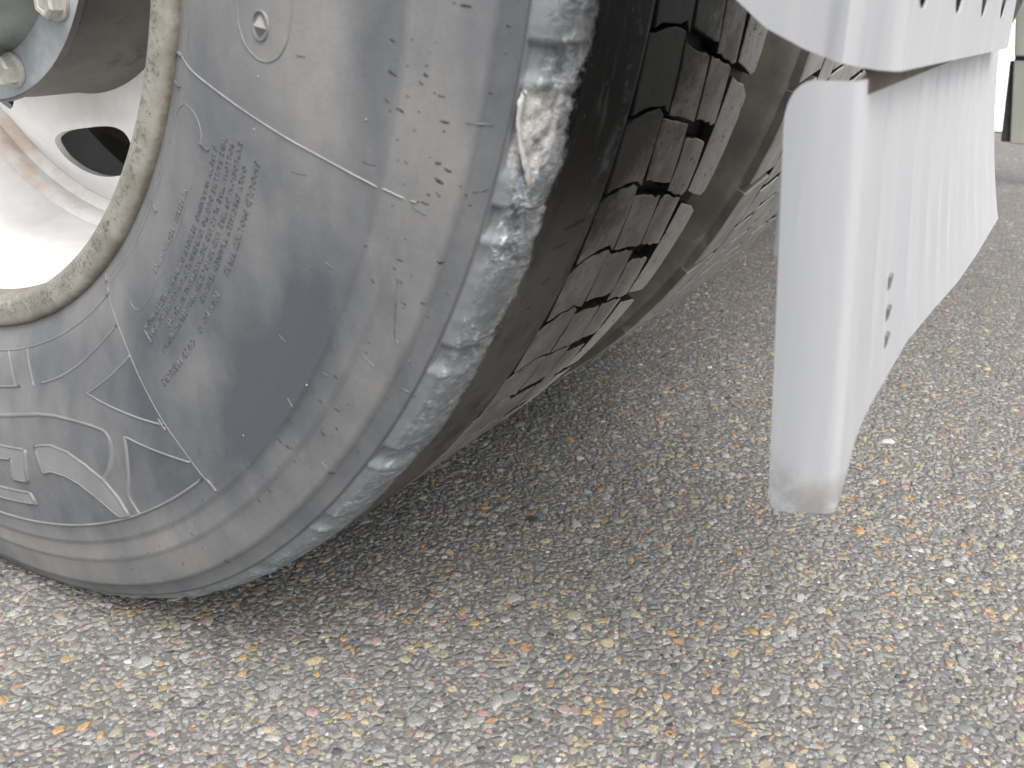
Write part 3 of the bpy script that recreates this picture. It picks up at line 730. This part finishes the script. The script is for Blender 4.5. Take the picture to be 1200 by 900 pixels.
# ------------------------------------------------------------------ build: inner wheel of the pair (turned round, so its tread pattern faces the other way)
DX = .386
wheel2 = thing('truck_wheel', 'dusty inner wheel beside the scuffed tyre, behind the grey flap', 'wheel', (DX, 0, ZC), 'dual wheels of the truck axle')
def inner_profile():
    fR = np.linspace(.2985, .49, 20); x = -(.036-.018 - side_x(fR))    # its outward side: rounded shoulder
    return fR, x
def inner_tyre():
    fR = np.linspace(.2985, .488, 22); xl = .018*0 + (side_x(fR)) - .003
    P = [(a, b) for a, b in zip(fR, xl)]
    P += [(.495, -.1262), (.4995, -.1222), (.5008, -.116), (.5008, .02), (.5008, .128), (.496, .138), (.49, .142)]
    P += [(a, .020-b) for a, b in zip(fR[::-1], xl[::-1])]
    n, m = 240, len(P); R = np.array([p[0] for p in P]); x = np.array([p[1] for p in P])
    V = []
    for i in range(n):
        th = np.full(m, i/n*2*math.pi); V += np.stack(deform(x, R, th), -1).tolist()
    F = [(i*m+j, ((i+1) % n)*m+j, ((i+1) % n)*m+j+1, i*m+j+1) for i in range(n) for j in range(m-1)]
    return mesh('tyre', V, F)
tyre2 = link('tyre', inner_tyre(), M['inner_side'], wheel2)
def inner_polys(k0, k1, rnd):
    out = []
    J = lambda s: rnd.uniform(-s, s)
    for k in range(k0, k1):
        t0 = 6.0+k*PITCH_T
        for (xl, xr, step, off, slope) in ((-.120, -.074, 2, 1.2, -20), (-.069, -.034, 1, 2.2, -25), (-.030, .006, 1, .6, -20), (.010, .046, 1, -.6, -22), (.051, .087, 1, 2.0, -20), (.092, .128, 2, 1.0, 15)):
            if step == 2 and k % 2: continue
            a = t0+off; b = a+PITCH_T*step; g = .25 if step == 1 else .45
            L = lambda x: (x-xl)*slope
            out.append([(xl, a+g+J(.15)), (.5*(xl+xr), a+L(.5*(xl+xr))+g+J(.2)), (xr, a+L(xr)+g+J(.15)), (xr+J(.001), .5*(a+b)+L(xr)), (xr, b+L(xr)-g+J(.15)), (.5*(xl+xr), b+L(.5*(xl+xr))-g+J(.2)), (xl, b-g+J(.15)), (xl+J(.001), .5*(a+b))])
    return out
for P in inner_polys(-1, 13, rnd): link('tread_block', block_mesh(P, .508, .4995, .0014), (M['block_inner'], M['inner_side'] if P[0][0] < -.119 else M['wall']), tyre2)
revolve('rim_barrel', [(.2985, -.128), (.293, -.130), (.279, -.125), (.272, -.09), (.262, -.05), (.262, .10), (.2985, .145)], M['brake'], wheel2, 64)
link('wheel_disc', disc_mesh(.160, -.170, .250, -.155, 8, .020, 13, 70), M['brake'], wheel2)

wheel3 = thing('truck_wheel', 'dark wheel glimpsed low down between the tread and the grey flap', 'wheel', (1.57, 0, ZC), 'dual wheels of the truck axle')
tyre3 = link('tyre', tyre2.data, None, wheel3)
tb = join_meshes([block_mesh(P, .508, .4995, .0014) for P in inner_polys(-1, 40, rnd)])
o = link('tread', tb, M['rubber_dark'], tyre3); o['kind'] = 'stuff'
revolve('rim_barrel', [(.2985, -.128), (.293, -.130), (.279, -.125), (.272, -.09), (.262, -.05), (.262, .10), (.2985, .145)], M['brake'], wheel3, 64)
link('wheel_disc', disc_mesh(.04, -.02, .262, -.05, 8, .020, 13, 70), M['brake'], wheel3)

# ------------------------------------------------------------------ build: mudguard with its flap
guard = thing('mudguard', 'pale grey mudguard and hanging flap close behind the scuffed tyre', 'mudguard', (-.12, -.62, .257), 'mudguards with flaps')
GO = Vector((-.12, -.62, .25))
def gl(v): return (v[0]-GO.x, v[1]-GO.y, v[2]-GO.z)
def solid(name, V, F, th, mat, parent, off=1, bev=0., local=True, deg=40):
    me = mesh(name, V, F); o = link(name, sharp(me, deg), mat, parent)
    if local: o.location = -GO          # geometry is given in world coordinates
    md = o.modifiers.new('thickness', 'SOLIDIFY'); md.thickness = th; md.offset = off; md.use_even_offset = False
    es = o.modifiers.new('crisp', 'EDGE_SPLIT'); es.split_angle = R_(42)
    if bev:
        b = o.modifiers.new('edge', 'BEVEL'); b.width = bev; b.segments = 2; b.limit_method = 'ANGLE'; b.angle_limit = R_(50)
    return o
# the flap: return flange facing outwards + ribbed main panel, one moulding
def flap():
    V, F = [], []
    nz = 40
    cols = []
    fl = [0, .008, .025, .06, .11, .17, .25, .34, .47, .6, .75, .9]             # across the flange, from its free edge to the fold
    for a in fl: cols.append(('f', a))
    for a in (0, 1, 2): cols.append(('c', a/3))
    xs = np.linspace(-.1182, .240, 190)
    for x in xs: cols.append(('m', float(x)))
    ribs = [-.082, -.022, .018, .048, .075, .100, .132, .163, .190, .212]
    for c, v in cols:
        for i in range(nz+1):
            w = i/nz
            if c == 'm':
                zb = float(np.interp(v, [-.118, -.112, -.100, -.085, -.02, .04, .10, .16, .24], [.2475, .254, .267, .273, .282, .281, .279, .281, .287])); zt = float(np.interp(v, [-.12, -.10, .24], [.4025, .4040, .3985]))
                z = zt+(zb-zt)*w
                tw = (v+.12)/.36
                y = -.6140-(.4-z)*(.074+.10*tw*w)
                rp = 0.
                for rb in ribs:
                    rp += .0010*math.exp(-((v-rb)/.0034)**2)*float(sstep(.0, .10, w)*(1-sstep(.70, .95, w)))
                y += rp
                V.append((v, y, z))
            else:
                # flange from free edge (forward) to fold; rounded upper corner
                a = v if c == 'f' else 1
                yf = float(np.interp(a, [0, 1], [-.5915, -.6124]))
                zt = .4020-(.0150*(1-math.sqrt(max(0, 1-((.47-a)/.47)**2))) if c == 'f' and a < .47 else 0)
                zb = float(np.interp(a, [0, .06, .2, 1], [.2445, .2405, .2400, .2440]))
                z = zt+(zb-zt)*w
                y = yf-(.4-z)*.074
                x = -.1200-.0010*math.sin(a*3.1)
                if c == 'c':
                    ang = v*math.pi/2*.9+.12; x = -.1200+.0016*(1-math.cos(ang)); y = -.6124-(.4-z)*.074-.0014*math.sin(ang)
                else: x -= .004*math.exp(-((z-.388)/.006)**2)*math.exp(-((a-.78)/.13)**2)*0
                V.append((x, y, z))
    k = nz+1
    slots = []
    for c in range(len(cols)-1):
        for i in range(nz):
            F.append((c*k+i, c*k+i+1, (c+1)*k+i+1, (c+1)*k+i))
    return V, F
V, F = flap()
fl = solid('mud_flap', V, F, .003, M['plate'], guard, 1, deg=60)
# drain slots in the flap, drawn as small flat dark marks
for z in (.2945, .3060, .3190):
    w = (.4045-z)/(.4045-.2785); yb = -.6140-(.4-z)*(.074+.10*(.0625/.36)*w)-.003
    s = link('drain_slot', mesh('slot', [(-.0595+dx*.0026, yb-(.0004 if h else -.002)-dz*.00045, z+dz*.0047) for h in (0, 1) for dx, dz in ((-1, -.7), (0, -1), (1, -.7), (1, .7), (0, 1), (-1, .7))], [(6, 7, 8, 9, 10, 11)]+[(i, (i+1) % 6, 6+(i+1) % 6, 6+i) for i in range(6)], False), M['slot'], fl)
# backing tab behind the rounded corner
tab = solid('backing_plate', [(-.1165, -.5908, .3925), (-.1165, -.6105, .3960), (-.1175, -.6030, .34), (-.1175, -.5925, .34)], [(0, 1, 2, 3)], .002, M['plate'], guard, 0)
# upper plate: side valance (curved lower edge), corner, rear face with real round holes
def upper():
    V, F = [], []
    nz = 10
    low = lambda y: float(np.interp(-y, [.50, .54, .571, .582, .597, .609, .616, .625], [.475, .446, .4265, .4178, .4110, .4075, .4060, .4055]))
    ys = np.linspace(-.50, -.604, 40); top = .60
    path = [(-.1225, y) for y in ys]
    # soft vertical bend, then the corner
    path += [(-.1240, -.6065), (-.1240, -.609), (-.1215, -.6115), (-.1208, -.614), (-.1206, -.6190), (-.1203, -.6225), (-.1190, -.6248), (-.1165, -.6258)]
    for x, y in path:
        zb = low(y)
        for i in range(nz+1): V.append((x, y, zb+(top-zb)*i/nz))
    k = nz+1
    for c in range(len(path)-1):
        for i in range(nz): F.append((c*k+i, c*k+i+1, (c+1)*k+i+1, (c+1)*k+i))
    # rear face around holes: cells of .078 with a hole ring each
    y = -.6260
    hx = [-.096, -.018, .060, .138]; hzf = lambda h: .4355-.045*(h+.096); hr = .0122
    xb = [-.1165, -.057, .021, .099, .1765]
    zbot = lambda x: float(np.interp(x, [-.12, .2], [.4055, .3960]))
    K = 32
    for c, h in enumerate(hx):
        hz = hzf(h); b = len(V); x0, x1 = xb[c], xb[c+1]
        for l in range(4):
            w = (0, .1, .5, 1)[l]
            for q in range(K):
                a = q/K*2*math.pi; ca, sa = math.cos(a), math.sin(a); m_ = max(abs(ca), abs(sa))
                bx = h+ca/m_*((x1-h) if ca > 0 else (h-x0)); bz = hz+sa/m_*((.465-hz) if sa > 0 else 1)*.85
                if sa <= 0: bz = hz+sa/m_*(hz-zbot(bx))
                px, pz = h+ca*hr, hz+sa*hr
                V.append((px+(bx-px)*w, y, pz+(bz-pz)*w))
        for l in range(3):
            for q in range(K): F.append((b+l*K+q, b+l*K+(q+1) % K, b+(l+1)*K+(q+1) % K, b+(l+1)*K+q))
    b = len(V)
    V += [(.1765, y, zbot(.1765)), (.200, y, zbot(.2)), (.188, y, .465), (.1765, y, .465), (.18, y, .60), (-.1165, y, .60), (-.1165, y, .465)]
    F += [(b, b+1, b+2, b+3), (b+6, b+3, b+4, b+5)]
    me = mesh('u', V, F); bm = bmesh.new(); bm.from_mesh(me); bmesh.ops.remove_doubles(bm, verts=bm.verts, dist=.0008); bmesh.ops.recalc_face_normals(bm, faces=bm.faces)
    V2 = [v.co[:] for v in bm.verts]; bm.verts.index_update(); F2 = [[v.index for v in q.verts] for q in bm.faces]; bm.free()
    return V2, F2
V, F = upper()
solid('guard_plate', V, F, .0009, M['plate'], guard, -1)
# rusty brown carrier seen through the holes and in the joint
def boxv(x0, x1, y0, y1, z0, z1): return [(x, y, z) for z in (z0, z1) for y in (y0, y1) for x in (x0, x1)], [(0, 2, 3, 1), (4, 5, 7, 6), (0, 1, 5, 4), (2, 6, 7, 3), (0, 4, 6, 2), (1, 3, 7, 5)]
M['carrier'] = mat_simple('brown_carrier_paint', (.035, .026, .020), (.10, .068, .048), 40, .7)
V, F = boxv(-.1185, .19, -.6175, -.6155, .398, .52); o = link('carrier_strip', mesh('carrier', V, F, False), M['carrier'], guard); o.location = -GO
# arch over the wheel, outside the picture but part of the guard
V, F = [], []
angs = np.linspace(-11, -150, 40)
for a in angs:
    t = R_(a); Rr = .612
    for x in (-.122, .20, .58): V.append((x, -Rr*math.cos(t), ZC-Rr*math.sin(t)))
for i in range(len(angs)-1):
    for j in range(2): F.append((i*3+j, i*3+j+1, (i+1)*3+j+1, (i+1)*3+j))
solid('arch_panel', V, F, .004, M['plate_far'], guard, 1)

# ------------------------------------------------------------------ build: the guard far beyond, at the right edge
GF = Vector((2.02, -.47, .10))
far = thing('mudguard', 'small grey-green guard and flap far beyond, at the right edge', 'mudguard', GF, 'mudguards with flaps')
def fbox(name, x0, x1, y0, y1, z0, z1, mat):
    V, F = boxv(x0, x1, y0, y1, z0, z1); me = mesh(name, V, F, False); o = link(name, me, mat, far); o.location = -GF
    b = o.modifiers.new('edge', 'BEVEL'); b.width = .004; b.segments = 2
    return o
def fsheet(name, pts, mat, th=.012):
    me = mesh(name, pts, [(0, 1, 2, 3)], False); o = link(name, me, mat, far); o.location = -GF
    md = o.modifiers.new('thickness', 'SOLIDIFY'); md.thickness = th; md.offset = 0
    b = o.modifiers.new('edge', 'BEVEL'); b.width = .003; b.segments = 2
fsheet('mud_flap', [(2.02, -.500, .098), (2.02, -.64, .098), (2.02, -.64, .278), (2.02, -.474, .278)], M['plate_far'])
fsheet('guard_plate', [(2.012, -.474, .288), (2.012, -.64, .288), (2.012, -.64, .62), (2.012, -.42, .62)], M['plate_far'])
fsheet('joint_strip', [(2.03, -.474, .272), (2.03, -.64, .272), (2.03, -.64, .292), (2.03, -.474, .292)], M['edge'], .004)
fsheet('flap_flange', [(2.03, -.480, .100), (2.03, -.505, .100), (2.03, -.478, .277), (2.03, -.466, .277)], M['edge'])  # flange lies in shade; that dark is put into its colour

# ------------------------------------------------------------------ build: unseen truck underside and axle, added to shade the wheel and road
bed = slab('added_truck_underbody', -.02, 1.95, -.66, 5.0, .90, 1.2, M['brake'])
bed['kind'] = 'structure'; bed['label'] = 'unseen truck underside above the rear axle, added to shade the wheel and road'

ax = slab('added_axle_beam', .60, 1.40, -.075, .075, ZC-.075, ZC+.075, M['brake']); ax['kind'] = 'structure'; ax['label'] = 'unseen axle between the wheels, added to block light under the truck'
